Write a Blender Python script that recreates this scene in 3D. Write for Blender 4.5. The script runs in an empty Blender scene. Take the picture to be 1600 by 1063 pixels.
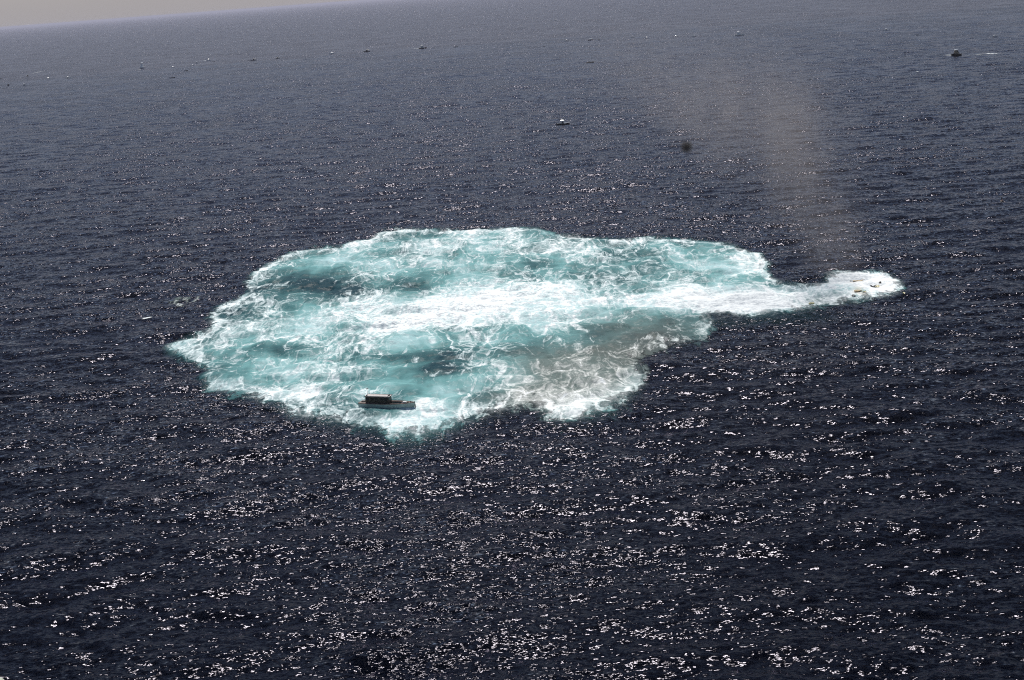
import bpy, bmesh, math, random
import numpy as np
from mathutils import Vector, Matrix, Euler

# ------------------------------------------------------------------ camera, sky, sun, exposure
S = bpy.context.scene
C = S.collection
R = math.radians
CAM_H = 85.0
F_PX = 2400.0                       # focal length in pixels of a 1600 pixel wide picture
PITCH = math.atan(547.3 / F_PX)
ROLL = math.atan(0.0754)

cam_data = bpy.data.cameras.new('camera')
cam = bpy.data.objects.new('camera', cam_data)
C.objects.link(cam)
cam_data.sensor_width = 36.0
cam_data.lens = 36.0 * F_PX / 1600.0
cam_data.clip_start = 0.1
cam_data.clip_end = 1.0e6
CAM_M = (Matrix.Rotation(math.pi / 2 - PITCH, 3, 'X') @ Matrix.Rotation(-ROLL, 3, 'Z'))
cam.matrix_world = Matrix.Translation((0, 0, CAM_H)) @ CAM_M.to_4x4()
S.camera = cam

SUN_EL, SUN_AZ = R(50.5), R(-1.5)   # azimuth measured from +Y towards +X
world = bpy.data.worlds.new('World')
S.world = world
world.use_nodes = True
wn = world.node_tree
bg = wn.nodes['Background']
sky = wn.nodes.new('ShaderNodeTexSky')
sky.sky_type = 'NISHITA'
sky.sun_disc = False
sky.sun_elevation = SUN_EL
sky.sun_rotation = SUN_AZ
sky.altitude = 80
sky.air_density = 1.0
sky.dust_density = 0.6
sky.ozone_density = 1.2
# the lowest two degrees of the sky are pale dusty air
geo = wn.nodes.new('ShaderNodeTexCoord')
sep = wn.nodes.new('ShaderNodeSeparateXYZ')
mr = wn.nodes.new('ShaderNodeMapRange')
mr.interpolation_type = 'SMOOTHSTEP'
mr.inputs['From Min'].default_value = 0.0
mr.inputs['From Max'].default_value = 0.10
mr.inputs['To Min'].default_value = 1.0
mr.inputs['To Max'].default_value = 0.0
smx = wn.nodes.new('ShaderNodeMix')
smx.data_type = 'RGBA'
smx.inputs[7].default_value = (5.4, 5.1, 5.25, 1)
wn.links.new(geo.outputs['Generated'], sep.inputs[0])
wn.links.new(sep.outputs['Z'], mr.inputs['Value'])
wn.links.new(mr.outputs[0], smx.inputs[0])
wn.links.new(sky.outputs['Color'], smx.inputs[6])
wn.links.new(smx.outputs[2], bg.inputs['Color'])
bg.inputs['Strength'].default_value = 0.07

sun_data = bpy.data.lights.new('sun', 'SUN')
sun_data.energy = 4.5
sun_data.angle = R(0.5)
sun_data.color = (1.0, 0.965, 0.91)
sun = bpy.data.objects.new('sun', sun_data)
C.objects.link(sun)
sdir = Vector((math.sin(SUN_AZ) * math.cos(SUN_EL), math.cos(SUN_AZ) * math.cos(SUN_EL), math.sin(SUN_EL)))
sun.rotation_euler = sdir.to_track_quat('Z', 'Y').to_euler()
sun.location = sdir * 200

S.view_settings.view_transform = 'Standard'
S.view_settings.look = 'None'
S.view_settings.exposure = 0.0
S.view_settings.gamma = 1.0
S.render.engine = 'CYCLES'
S.cycles.use_denoising = False
S.cycles.max_bounces = 6
S.cycles.transparent_max_bounces = 12
S.cycles.volume_bounces = 0
S.cycles.sample_clamp_direct = 6.0
S.cycles.sample_clamp_indirect = 2.0
S.cycles.filter_width = 1.1

random.seed(4)
rng = np.random.default_rng(11)


def ground(u, v):
    """the point of the sea surface seen at pixel u, v of the 1600 x 1063 photograph"""
    d = CAM_M @ Vector(((u - 800) / F_PX, -(v - 531.5) / F_PX, -1))
    t = -CAM_H / d.z
    return Vector((d.x * t, d.y * t, 0))


# ------------------------------------------------------------------ helpers
def tag(o, label=None, cat=None, group=None, kind=None):
    for k, val in (('label', label), ('category', cat), ('group', group), ('kind', kind)):
        if val:
            o[k] = val
    return o


def empty(name, loc, rz=0.0):
    o = bpy.data.objects.new(name, None)
    C.objects.link(o)
    o.location = loc
    o.rotation_euler = (0, 0, rz)
    o.empty_display_size = 1
    return o


def mesh_obj(name, bm, mat, parent=None, smooth=False):
    me = bpy.data.meshes.new(name)
    bmesh.ops.recalc_face_normals(bm, faces=bm.faces)
    if smooth:
        for f in bm.faces:
            f.smooth = True
    bm.to_mesh(me)
    bm.free()
    me.materials.append(mat)
    o = bpy.data.objects.new(name, me)
    C.objects.link(o)
    if parent:
        o.parent = parent
    return o


def grid_mesh(name, co, nr, nc, keep=None):
    """a sheet of nr x nc points as one mesh; keep is a mask of its cells"""
    idx = np.arange(nr * nc).reshape(nr, nc)
    q = np.stack([idx[:-1, :-1], idx[:-1, 1:], idx[1:, 1:], idx[1:, :-1]], -1).reshape(-1, 4)
    used = None
    if keep is not None:
        q = q[keep.reshape(-1)]
        used = np.unique(q)
        remap = np.full(nr * nc, -1, dtype=np.int64)
        remap[used] = np.arange(len(used))
        q = remap[q]
        co = co[used]
    me = bpy.data.meshes.new(name)
    me.vertices.add(len(co))
    me.vertices.foreach_set('co', co.astype(np.float32).ravel())
    me.loops.add(q.size)
    me.loops.foreach_set('vertex_index', q.astype(np.int32).ravel())
    me.polygons.add(len(q))
    me.polygons.foreach_set('loop_start', np.arange(0, q.size, 4, dtype=np.int32))
    me.polygons.foreach_set('loop_total', np.full(len(q), 4, dtype=np.int32))
    me.polygons.foreach_set('use_smooth', np.ones(len(q), dtype=bool))
    me.update()
    return me, used


class NT:
    """small helper that writes node trees"""
    def __init__(s, name):
        s.mat = bpy.data.materials.new(name)
        s.mat.use_nodes = True
        s.t = s.mat.node_tree
        s.bsdf = s.t.nodes['Principled BSDF']
        s.out = s.t.nodes['Material Output']

    def n(s, typ, **p):
        x = s.t.nodes.new(typ)
        for k, v in p.items():
            setattr(x, k, v)
        return x

    def put(s, sock, v):
        if hasattr(v, 'is_output'):
            s.t.links.new(v, sock)
        elif v is not None:
            if isinstance(v, tuple) and len(v) == 3 and sock.type == 'RGBA':
                v = v + (1,)
            sock.default_value = v

    def m(s, op, a, b=None, c=None, clamp=False):
        x = s.n('ShaderNodeMath', operation=op, use_clamp=clamp)
        for i, v in enumerate((a, b, c)):
            if v is not None:
                s.put(x.inputs[i], v)
        return x.outputs[0]

    def v(s, op, a, b=None):
        x = s.n('ShaderNodeVectorMath', operation=op)
        s.put(x.inputs[0], a)
        if b is not None:
            s.put(x.inputs['Scale'] if op == 'SCALE' else x.inputs[1], b)
        return x.outputs['Value'] if op in ('LENGTH', 'DOT_PRODUCT') else x.outputs[0]

    def pos(s):
        return s.n('ShaderNodeNewGeometry').outputs['Position']

    def noise(s, vec, scale, detail=3, rough=0.5, col=False, dist=0.0, dims='2D'):
        x = s.n('ShaderNodeTexNoise', noise_dimensions=dims)
        s.put(x.inputs['Vector'], vec)
        x.inputs['Scale'].default_value = scale
        x.inputs['Detail'].default_value = detail
        x.inputs['Roughness'].default_value = rough
        x.inputs['Distortion'].default_value = dist
        return x.outputs['Color' if col else 'Fac']

    def mix(s, f, a, b):
        x = s.n('ShaderNodeMix', data_type='RGBA')
        s.put(x.inputs[0], f)
        s.put(x.inputs[6], a)
        s.put(x.inputs[7], b)
        return x.outputs[2]

    def step(s, x0, x1, v, o0=0.0, o1=1.0):
        x = s.n('ShaderNodeMapRange', interpolation_type='SMOOTHSTEP')
        for i, q in enumerate((v, x0, x1, o0, o1)):
            s.put(x.inputs[i], q)
        return x.outputs[0]

    def attr(s, name):
        return s.n('ShaderNodeAttribute', attribute_name=name).outputs['Fac']


def paint(name, col, rough=0.5, vary=0.15, scale=2.0, metal=0.0, spec=0.5):
    g = NT(name)
    tc = g.n('ShaderNodeTexCoord').outputs['Object']
    f = g.step(0.3, 0.7, g.noise(tc, scale, 4, 0.6, dims='3D'))
    dark = tuple(c * (1 - vary) for c in col)
    lite = tuple(min(1, c * (1 + vary * 0.5)) for c in col)
    g.put(g.bsdf.inputs['Base Color'], g.mix(f, dark, lite))
    g.bsdf.inputs['Roughness'].default_value = rough
    g.bsdf.inputs['Metallic'].default_value = metal
    g.bsdf.inputs['Specular IOR Level'].default_value = spec
    return g.mat


# ------------------------------------------------------------------ the waves
def wave_tile(L, N, lmin, lmax, rms, seed, spread, tilt, peak):
    """a periodic patch of sea L metres across: heights and sideways shifts"""
    r = np.random.default_rng(seed)
    k1 = np.fft.fftfreq(N, L / N) * 2 * np.pi
    kx, ky = np.meshgrid(k1, k1, indexing='ij')
    k = np.hypot(kx, ky)
    k[0, 0] = 1
    ct = (kx * math.sin(tilt) + ky * math.cos(tilt)) / k
    kp = 2 * np.pi / peak
    spec = k ** -4.0 * np.exp(-0.74 * (kp / k) ** 2) * (np.abs(ct) ** spread + 0.03)
    spec *= (k > 2 * np.pi / lmax) * (k < 2 * np.pi / lmin)
    a = np.sqrt(spec) * (r.normal(size=k.shape) + 1j * r.normal(size=k.shape))
    h = np.fft.ifft2(a)
    s = rms / h.real.std()
    dx = np.fft.ifft2(-1j * kx / k * a).real * s
    dy = np.fft.ifft2(-1j * ky / k * a).real * s
    return L, N, np.stack([dx, dy, h.real * s], -1)


def sample(tile, x, y):
    L, N, d = tile
    fx = (x / L * N) % N
    fy = (y / L * N) % N
    i = np.floor(fx).astype(int) % N
    j = np.floor(fy).astype(int) % N
    a = (fx - np.floor(fx))[..., None]
    b = (fy - np.floor(fy))[..., None]
    i2, j2 = (i + 1) % N, (j + 1) % N
    return (d[i, j] * (1 - a) * (1 - b) + d[i2, j] * a * (1 - b) + d[i, j2] * (1 - a) * b + d[i2, j2] * a * b)


LONG = wave_tile(431.0, 512, 7.0, 60.0, 0.20, 3, 6.0, R(6), 19.0)
LONG2 = wave_tile(307.0, 256, 9.0, 40.0, 0.10, 8, 3.0, R(-28), 14.0)
SHORT = wave_tile(149.0, 512, 1.1, 7.5, 0.062, 5, 2.0, R(2), 5.0)


def waves(x, y, cell, calm):
    """displacement of the sea at x, y; cell is the mesh size there, calm 1 inside the churned water"""
    fl = np.clip(1.3 - cell / 5.0, 0, 1)[..., None]
    fs = np.clip(1.4 - cell / 1.6, 0, 1)[..., None]
    ca, sa = math.cos(0.31), math.sin(0.31)
    d = sample(LONG, x, y) * fl + sample(LONG2, x, y) * fl
    d += sample(SHORT, x, y) * fs * (1 - 0.35 * calm[..., None])
    s2 = sample(SHORT, x * ca * 0.43 - y * sa * 0.43, x * sa * 0.43 + y * ca * 0.43) * 1.2
    d += s2 * fs
    d[..., :2] *= 0.9
    return d


# ------------------------------------------------------------------ where the churned water lies
OUTLINE_PX = [(264, 540), (290, 530), (322, 522), (335, 505), (328, 492), (345, 480), (372, 470), (392, 452), (385, 440),
              (400, 425), (425, 410), (455, 396), (490, 389), (530, 387), (545, 380), (575, 376), (600, 361), (640, 359), (700, 361),
              (750, 359), (800, 357), (840, 358), (868, 368), (930, 373), (985, 376), (1010, 372), (1060, 374), (1100, 376),
              (1130, 381), (1165, 391), (1188, 401), (1197, 411), (1190, 420), (1203, 433), (1222, 444), (1262, 446), (1288, 444), (1296, 434),
              (1312, 428), (1350, 427), (1385, 429), (1400, 438), (1404, 449), (1394, 455), (1370, 462), (1340, 468), (1300, 474),
              (1262, 481), (1210, 486), (1172, 492), (1130, 487), (1100, 489), (1108, 512), (1096, 526), (1066, 534), (1030, 537),
              (1010, 546), (990, 556), (1002, 578), (998, 596), (975, 620), (950, 634), (905, 646), (868, 648), (850, 640),
              (834, 626), (805, 632), (760, 640), (720, 655), (685, 672), (650, 681), (615, 674), (596, 664), (555, 660),
              (505, 652), (465, 643), (440, 630), (400, 618), (360, 612), (328, 606), (318, 590), (332, 576), (300, 560), (270, 552)]
WISP_PX = [(250, 470), (285, 461), (320, 458), (325, 470), (300, 478), (330, 486), (310, 492), (280, 490), (258, 482)]
OUTLINE = np.array([tuple(ground(*p)[:2]) for p in OUTLINE_PX])
WISP = np.array([tuple(ground(*p)[:2]) for p in WISP_PX])
YS = 0.28                           # depths count less than widths in distances to the outline


def signed_dist(x, y, poly):
    """distance to the polygon's edge, positive inside"""
    px, py = x, y * YS
    q = poly * np.array([1, YS])
    best = np.full(x.shape, 1e9)
    inside = np.zeros(x.shape, bool)
    n = len(q)
    for i in range(n):
        ax, ay = q[i]
        bx, by = q[(i + 1) % n]
        ex, ey = bx - ax, by - ay
        t = np.clip(((px - ax) * ex + (py - ay) * ey) / (ex * ex + ey * ey), 0, 1)
        best = np.minimum(best, np.hypot(px - ax - t * ex, py - ay - t * ey))
        c = (ay > py) != (by > py)
        xi = ax + (py - ay) / (by - ay if by != ay else 1e-9) * ex
        inside ^= c & (px < xi)
    return np.where(inside, best, -best)


def blobs(x, y, spots):
    """sum of soft ellipses lying on the sea: (pixel u, v, half width, half height, amount, tilt)"""
    out = np.zeros(x.shape)
    for sp in spots:
        u, v, ru, rv, amt = sp[:5]
        c = ground(u, v)
        ax = ground(u + ru, v - (sp[5] if len(sp) > 5 else 0)) - c
        ay = ground(u, v - rv) - c
        det = ax.x * ay.y - ax.y * ay.x
        dx, dy = x - c.x, y - c.y
        s = (dx * ay.y - dy * ay.x) / det
        t = (ax.x * dy - ax.y * dx) / det
        out += amt * np.exp(-(s * s + t * t))
    return out


FOAM_SPOTS = [
    (720, 476, 135, 20, .78, 6), (640, 500, 80, 18, .5, 20), (850, 455, 80, 16, .5, 6), (760, 500, 130, 12, .3, 10), (960, 470, 120, 12, .35),
    (1090, 464, 90, 20, .85), (1175, 472, 60, 18, .95), (1250, 457, 70, 9, .5), (1220, 476, 50, 7, .3), (1350, 440, 50, 12, 1.25), (1385, 448, 15, 10, .4), (1300, 468, 60, 8, .1),
    (660, 385, 70, 18, .32), (780, 378, 90, 14, .25), (900, 390, 80, 10, .18), (1060, 400, 90, 15, .15), (1160, 420, 40, 20, .3),
    (640, 662, 60, 14, .45), (606, 645, 50, 6, -.35), (680, 632, 30, 6, .08), (560, 645, 80, 14, .35), (450, 615, 60, 13, .38), (370, 600, 50, 12, .38), (300, 542, 45, 12, .4),
    (740, 640, 70, 18, .42), (920, 622, 90, 24, .42, 20), (660, 640, 40, 10, .3), (400, 480, 60, 16, .15), (430, 520, 90, 12, .24),
    (560, 545, 90, 18, .2), (500, 580, 80, 10, .22), (800, 600, 50, 22, .22), (830, 520, 60, 10, .2, 15), (560, 470, 60, 12, .2),
    (1010, 545, 60, 8, .2, 12), (420, 420, 40, 12, .15, 20), (800, 425, 40, 10, .15),
    (470, 440, 75, 22, -.28), (530, 455, 50, 14, -.15), (645, 560, 75, 12, -.3), (680, 580, 60, 9, -.3), (850, 545, 70, 16, -.22),
    (960, 520, 70, 14, -.3), (432, 546, 45, 8, -.32), (840, 410, 45, 7, -.2), (650, 450, 30, 7, -.25), (1000, 400, 60, 8, -.2), (720, 545, 90, 12, -.25),
    (650, 600, 60, 10, -.3), (340, 552, 25, 7, -.35), (1050, 498, 60, 9, -.2), (700, 430, 60, 8, -.12)]
TEAL_SPOTS = [
    (470, 445, 90, 24, -.55), (540, 455, 60, 14, -.3), (645, 558, 80, 10, -.5), (685, 578, 55, 8, -.45), (850, 545, 80, 18, -.3),
    (960, 520, 90, 14, -.35), (432, 546, 45, 8, -.35), (400, 500, 60, 20, -.1), (1000, 398, 50, 7, -.25), (840, 412, 40, 7, -.3),
    (760, 480, 170, 25, .3), (690, 530, 110, 14, .25), (660, 602, 90, 12, .25), (640, 410, 60, 12, .15), (1100, 410, 90, 18, .1),
    (560, 480, 60, 12, .25), (1060, 498, 60, 8, -.3), (650, 450, 30, 7, -.3), (470, 460, 40, 6, .2), (780, 395, 60, 8, -.1),
    (360, 440, 50, 20, .1), (330, 552, 30, 7, .1)]
BROWN_SPOTS = [(900, 600, 110, 40, 1.0, 20), (960, 555, 110, 26, .8, 20), (1000, 510, 110, 20, .6), (860, 560, 70, 20, .6),
               (1290, 470, 60, 10, .5), (820, 620, 40, 18, .4)]
RUST_SPOTS = [(1338, 440, 9, 2.5, .5), (1341, 455, 6, 5, .45), (1350, 460, 6, 3, .35), (1372, 446, 5, 2, .3)]


# ------------------------------------------------------------------ materials of the sea
def slope_normal(g, amt_x, amt_y, extra=None):
    """surface normal tilted by small waves of about 4 m, 1.3 m and 0.4 m"""
    p = g.pos()
    q = g.v('MULTIPLY', p, (0.55, 1.0, 0.0))
    tot = None
    for sc, w, det in ((0.2, 0.35, 2), (0.95, 1.05, 2), (2.6, 1.1, 3)):
        c = g.v('SUBTRACT', g.noise(q, sc, det, 0.55, col=True), (0.5, 0.5, 0.5))
        c = g.v('SCALE', c, w)
        tot = c if tot is None else g.v('ADD', tot, c)
    gust = g.step(0.3, 0.7, g.noise(p, 0.011, 3, 0.5), 0.8, 1.2)
    gust2 = g.step(0.35, 0.7, g.noise(q, 0.07, 3, 0.6), 0.75, 1.2)
    tot = g.v('SCALE', tot, g.m('MULTIPLY', gust, gust2))
    tot = g.v('MULTIPLY', tot, (amt_x, amt_y, 0.0))
    if extra is not None:
        tot = g.v('SCALE', tot, extra)
    nrm = g.n('ShaderNodeNewGeometry').outputs['Normal']
    return g.v('NORMALIZE', g.v('ADD', nrm, tot)), p


g = NT('sea_water')
g.t.nodes.remove(g.bsdf)
nrm, p = slope_normal(g, 0.98, 0.95)
big = g.step(0.35, 0.65, g.noise(p, 0.004, 3, 0.5))
body = g.n('ShaderNodeBsdfDiffuse')
g.put(body.inputs['Color'], g.mix(big, (0.0008, 0.0014, 0.0038), (0.0012, 0.0020, 0.0052)))
gloss = g.n('ShaderNodeBsdfAnisotropic', distribution='BECKMANN')
gloss.inputs['Color'].default_value = (0.91, 0.865, 1.0, 1)
gloss.inputs['Roughness'].default_value = 0.20
fres = g.n('ShaderNodeFresnel')
fres.inputs['IOR'].default_value = 1.333
for sh in (body, gloss, fres):
    g.put(sh.inputs['Normal'], nrm)
mixs = g.n('ShaderNodeMixShader')
fres2 = g.n('ShaderNodeFresnel')
fres2.inputs['IOR'].default_value = 1.06
g.put(fres2.inputs['Normal'], nrm)
g.put(mixs.inputs[0], g.m('MULTIPLY_ADD', fres.outputs[0], 0.17, g.m('MULTIPLY', fres2.outputs[0], 0.66), clamp=True))
g.t.links.new(body.outputs[0], mixs.inputs[1])
g.t.links.new(gloss.outputs[0], mixs.inputs[2])
g.t.links.new(mixs.outputs[0], g.out.inputs['Surface'])
M_SEA = g.mat

g = NT('churned_water')
W, T, B, COV, RUST = (g.attr(k) for k in ('foam', 'teal', 'brown', 'cover', 'rust'))
nrm, p = slope_normal(g, 0.5, 0.6, 0.8)
nrm2, _ = slope_normal(g, 0.9, 1.1, 1.05)
q = g.v('MULTIPLY', p, (1.0, 0.42, 0.0))
warp = g.v('SCALE', g.v('SUBTRACT', g.noise(q, 0.07, 3, 0.6, col=True), (0.5, 0.5, 0.5)), 12.0)
qw = g.v('ADD', q, warp)


def ridge(scale, det, power, vec):
    n_ = g.noise(vec, scale, det, 0.54)
    a = g.m('ABSOLUTE', g.m('MULTIPLY_ADD', n_, 2.0, -1.0))
    return g.m('POWER', g.m('SUBTRACT', 1.0, a, clamp=True), power)


r1 = ridge(0.085, 4, 18.0, qw)
r2 = ridge(0.3, 5, 14.0, g.v('ADD', qw, (31.0, 17.0, 0.0)))
churn = g.noise(qw, 0.42, 7, 0.6)
fine = g.noise(g.v('MULTIPLY', p, (1.0, 0.6, 0.0)), 1.3, 5, 0.75)
patch = g.noise(q, 0.055, 4, 0.55)
webs = g.m('ADD', g.m('MULTIPLY', r1, 0.42), g.m('MULTIPLY', r2, 0.36))
def net(scale, width, vec):
    v_ = g.n('ShaderNodeTexVoronoi', feature='DISTANCE_TO_EDGE', voronoi_dimensions='2D')
    g.put(v_.inputs['Vector'], vec)
    v_.inputs['Scale'].default_value = scale
    return g.step(0.0, width, v_.outputs['Distance'], 1.0, 0.0)


warp2 = g.v('SCALE', g.v('SUBTRACT', g.noise(qw, 0.35, 5, 0.7, col=True), (0.5, 0.5, 0.5)), 3.8)
qv = g.v('ADD', qw, warp2)
webs = g.m('ADD', webs, g.m('MULTIPLY', net(0.11, 0.08, qv), g.m('MULTIPLY', g.step(0.35, 0.6, g.noise(q, 0.035, 3, 0.5)), 0.34)))
webs = g.m('ADD', webs, g.m('MULTIPLY', net(0.30, 0.13, g.v('ADD', qv, (7.0, 3.0, 0.0))), g.m('MULTIPLY', g.step(0.35, 0.65, g.noise(q, 0.06, 3, 0.5)), 0.30)))
lvl = g.m('ADD', g.m('ADD', W, 0.08), webs)
lvl = g.m('ADD', lvl, g.m('MULTIPLY', g.m('SUBTRACT', churn, 0.5), 0.75))
lvl = g.m('ADD', lvl, g.m('MULTIPLY', g.m('SUBTRACT', fine, 0.5), 0.8))
lvl = g.m('ADD', lvl, g.m('MULTIPLY', g.m('SUBTRACT', patch, 0.5), 1.25))
foam = g.step(0.22, 1.0, lvl)
thick = g.step(0.7, 1.3, lvl)
tn = g.m('ADD', T, g.m('MULTIPLY', g.m('SUBTRACT', g.noise(qw, 0.045, 5, 0.6), 0.5), 1.7), clamp=True)
ramp = g.n('ShaderNodeValToRGB')
g.put(ramp.inputs[0], tn)
cr = ramp.color_ramp
cr.elements[0].position, cr.elements[0].color = 0.05, (0.013, 0.048, 0.062, 1)
cr.elements[1].position, cr.elements[1].color = 1.0, (0.42, 0.62, 0.63, 1)
e = cr.elements.new(0.40)
e.color = (0.060, 0.158, 0.165, 1)
e = cr.elements.new(0.70)
e.color = (0.165, 0.36, 0.36, 1)
col = g.mix(g.m('MULTIPLY', B, 0.85, clamp=True), ramp.outputs[0], (0.125, 0.14, 0.125))
fcol = g.mix(g.m('MULTIPLY', B, 0.8, clamp=True), (0.66, 0.76, 0.76), (0.60, 0.59, 0.55))
fcol = g.mix(thick, fcol, (0.90, 0.93, 0.92))
fcol = g.mix(RUST, fcol, (0.62, 0.42, 0.20))
col = g.mix(g.step(0.22, 0.95, g.m('ADD', W, g.m('MULTIPLY', g.m('SUBTRACT', g.noise(qw, 0.09, 4, 0.55), 0.5), 1.0)), 0.0, 0.8), col, g.mix(g.m('MULTIPLY', B, 0.8, clamp=True), (0.50, 0.71, 0.73), (0.30, 0.30, 0.27)))
col = g.mix(foam, col, fcol)
edge = g.m('ADD', COV, g.m('MULTIPLY', g.m('SUBTRACT', churn, 0.5), 1.1))
edge = g.m('ADD', edge, g.m('MULTIPLY', g.m('SUBTRACT', fine, 0.5), 0.5))
edge = g.m('ADD', edge, g.m('MULTIPLY', g.m('SUBTRACT', g.noise(q, 0.14, 4, 0.6), 0.5), 1.1))
alpha = g.m('MAXIMUM', g.step(0.32, 0.56, edge), g.attr('halo'))
g.put(g.bsdf.inputs['Base Color'], col)
g.put(g.bsdf.inputs['Roughness'], g.m('MULTIPLY_ADD', foam, 0.4, 0.38))
g.put(g.bsdf.inputs['Specular IOR Level'], g.m('MULTIPLY_ADD', foam, 0.02, 0.02))
g.bsdf.inputs['IOR'].default_value = 1.333
g.put(g.bsdf.inputs['Normal'], g.v('NORMALIZE', g.v('ADD', g.v('SCALE', nrm, g.m('SUBTRACT', 1.0, foam)), g.v('SCALE', nrm2, foam))))
g.put(g.bsdf.inputs['Alpha'], alpha)
M_CHURN = g.mat

g = NT('wake_foam')
p = g.pos()
cov = g.attr('cover')
k = g.noise(g.v('MULTIPLY', p, (0.5, 0.2, 0)), 0.9, 5, 0.7)
al = g.step(0.45, 0.75, g.m('ADD', cov, g.m('MULTIPLY', g.m('SUBTRACT', k, 0.5), 1.4)))
g.bsdf.inputs['Base Color'].default_value = (0.68, 0.72, 0.72, 1)
g.bsdf.inputs['Roughness'].default_value = 0.7
g.put(g.bsdf.inputs['Alpha'], al)
M_WAKE = g.mat

# ------------------------------------------------------------------ the sea itself
dth = 0.00095
inner = np.arange(-R(27), R(27), dth)
outer = np.linspace(R(27), 2 * math.pi - R(27), 130)[:-1]
th = np.concatenate([inner, outer, [inner[0] + 2 * math.pi]])
rad = [0.5, 40.0, 80.0, 110.0, 125.0, 132.0, 136.0]
while rad[-1] < 2600:
    rad.append(rad[-1] * 1.00175)
gr = 1.00175
while rad[-1] < 300000:
    gr = min(gr * 1.002, 1.2)
    rad.append(rad[-1] * gr)
rad = np.array(rad)
NR, NC = len(rad), len(th)
X = rad[:, None] * np.sin(th)[None, :]
Y = rad[:, None] * np.cos(th)[None, :]
cellr = np.gradient(rad)[:, None] * np.ones((1, NC))
cellt = rad[:, None] * np.abs(np.gradient(th))[None, :]
cell = np.maximum(cellr, cellt)
box = (X > OUTLINE[:, 0].min() - 25) & (X < OUTLINE[:, 0].max() + 25) & (Y > OUTLINE[:, 1].min() - 40) & (Y < OUTLINE[:, 1].max() + 60)
SD = np.full(X.shape, -99.0)
xs, ys = X[box], Y[box]
sdo = signed_dist(xs, ys, OUTLINE)
sdw = signed_dist(xs, ys, WISP) - 1.2
SD[box] = np.maximum(sdo, sdw)
calm = np.clip(SD / 6 + 0.3, 0, 1)
D = waves(X, Y, cell, calm)
# boils of rising water inside the churned patch
BOIL = wave_tile(173.0, 256, 3.0, 30.0, 0.27, 21, 0.0, 0.0, 16.0)
bx = sample(BOIL, X[box], Y[box])
D[box] += bx * calm[box][:, None]
P = np.stack([X + D[..., 0], Y + D[..., 1], D[..., 2]], -1)
me, _ = grid_mesh('sea', P.reshape(-1, 3), NR, NC)
me.materials.append(M_SEA)
sea = bpy.data.objects.new('sea', me)
C.objects.link(sea)
tag(sea, kind='structure')

# the churned, foaming water: a sheet on the sea with the same waves
cm = SD > -6.0
keep = cm[:-1, :-1] | cm[1:, :-1] | cm[:-1, 1:] | cm[1:, 1:]
P2 = P.copy()
P2[..., 2] += 0.05
me, used = grid_mesh('foam', P2.reshape(-1, 3), NR, NC, keep)
xv, yv, sv = X.ravel()[used], Y.ravel()[used], SD.ravel()[used]
sdo_v = signed_dist(xv, yv, OUTLINE)
wisp = np.clip((signed_dist(xv, yv, WISP) + 1) / 3, 0, 1)
rim = np.exp(-((sdo_v - 0.9) / 1.1) ** 2)
far_rim = np.clip((yv - 330) / 120, 0, 1)
foam_v = 0.05 + blobs(xv, yv, FOAM_SPOTS) + rim * (0.12 + 0.24 * far_rim) - 0.1 * wisp - 0.45 * np.clip(-sdo_v / 2, 0, 1) * (1 - wisp)
brown_v = np.clip(blobs(xv, yv, BROWN_SPOTS), 0, 1) + 0.75 * wisp * (sdo_v < 0)
teal_v = 0.62 + blobs(xv, yv, TEAL_SPOTS) - 0.2 * np.clip(1 - sdo_v / 6, 0, 1) - 0.3 * np.clip(-sdo_v / 2, 0, 1)
near = np.clip((330 - yv) / 60, 0, 1)
soft = 3.0 + 2.5 * np.clip(brown_v, 0, 1) + 1.5 * near
cover_v = np.clip(0.5 + sdo_v / soft * 0.6, -0.6, 1.6)
cover_v = np.where(sdo_v < -1, np.maximum(cover_v, -0.4 + 0.85 * wisp), cover_v)
halo_v = np.clip(1 + sdo_v / (2.2 + 2.2 * near), 0, 1) ** 1.5 * 0.42 + np.clip(blobs(xv, yv, [(1215, 495, 75, 9, .3), (1120, 503, 50, 8, .25)]), 0, .5)
rust_v = np.clip(blobs(xv, yv, RUST_SPOTS), 0, 0.9)
for nm, arr in (('foam', foam_v), ('teal', teal_v), ('brown', brown_v), ('cover', cover_v), ('halo', np.clip(halo_v, 0, 1)), ('rust', rust_v)):
    a = me.attributes.new(nm, 'FLOAT', 'POINT')
    a.data.foreach_set('value', arr.astype(np.float32))
me.materials.append(M_CHURN)
foam_o = bpy.data.objects.new('foam', me)
C.objects.link(foam_o)
tag(foam_o, 'broad patch of churned turquoise water and white foam with a tail to the right', 'foam', kind='stuff')


def height_at(x, y):
    r_ = math.hypot(x, y)
    c_ = np.array([max(r_ * 0.002, 0.3)])
    xa, ya = np.array([x]), np.array([y])
    k_ = np.clip(signed_dist(xa, ya, OUTLINE) / 6 + 0.3, 0, 1)
    return float(waves(xa, ya, c_, k_)[0, 2] + sample(BOIL, xa, ya)[0, 2] * k_[0])


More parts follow.
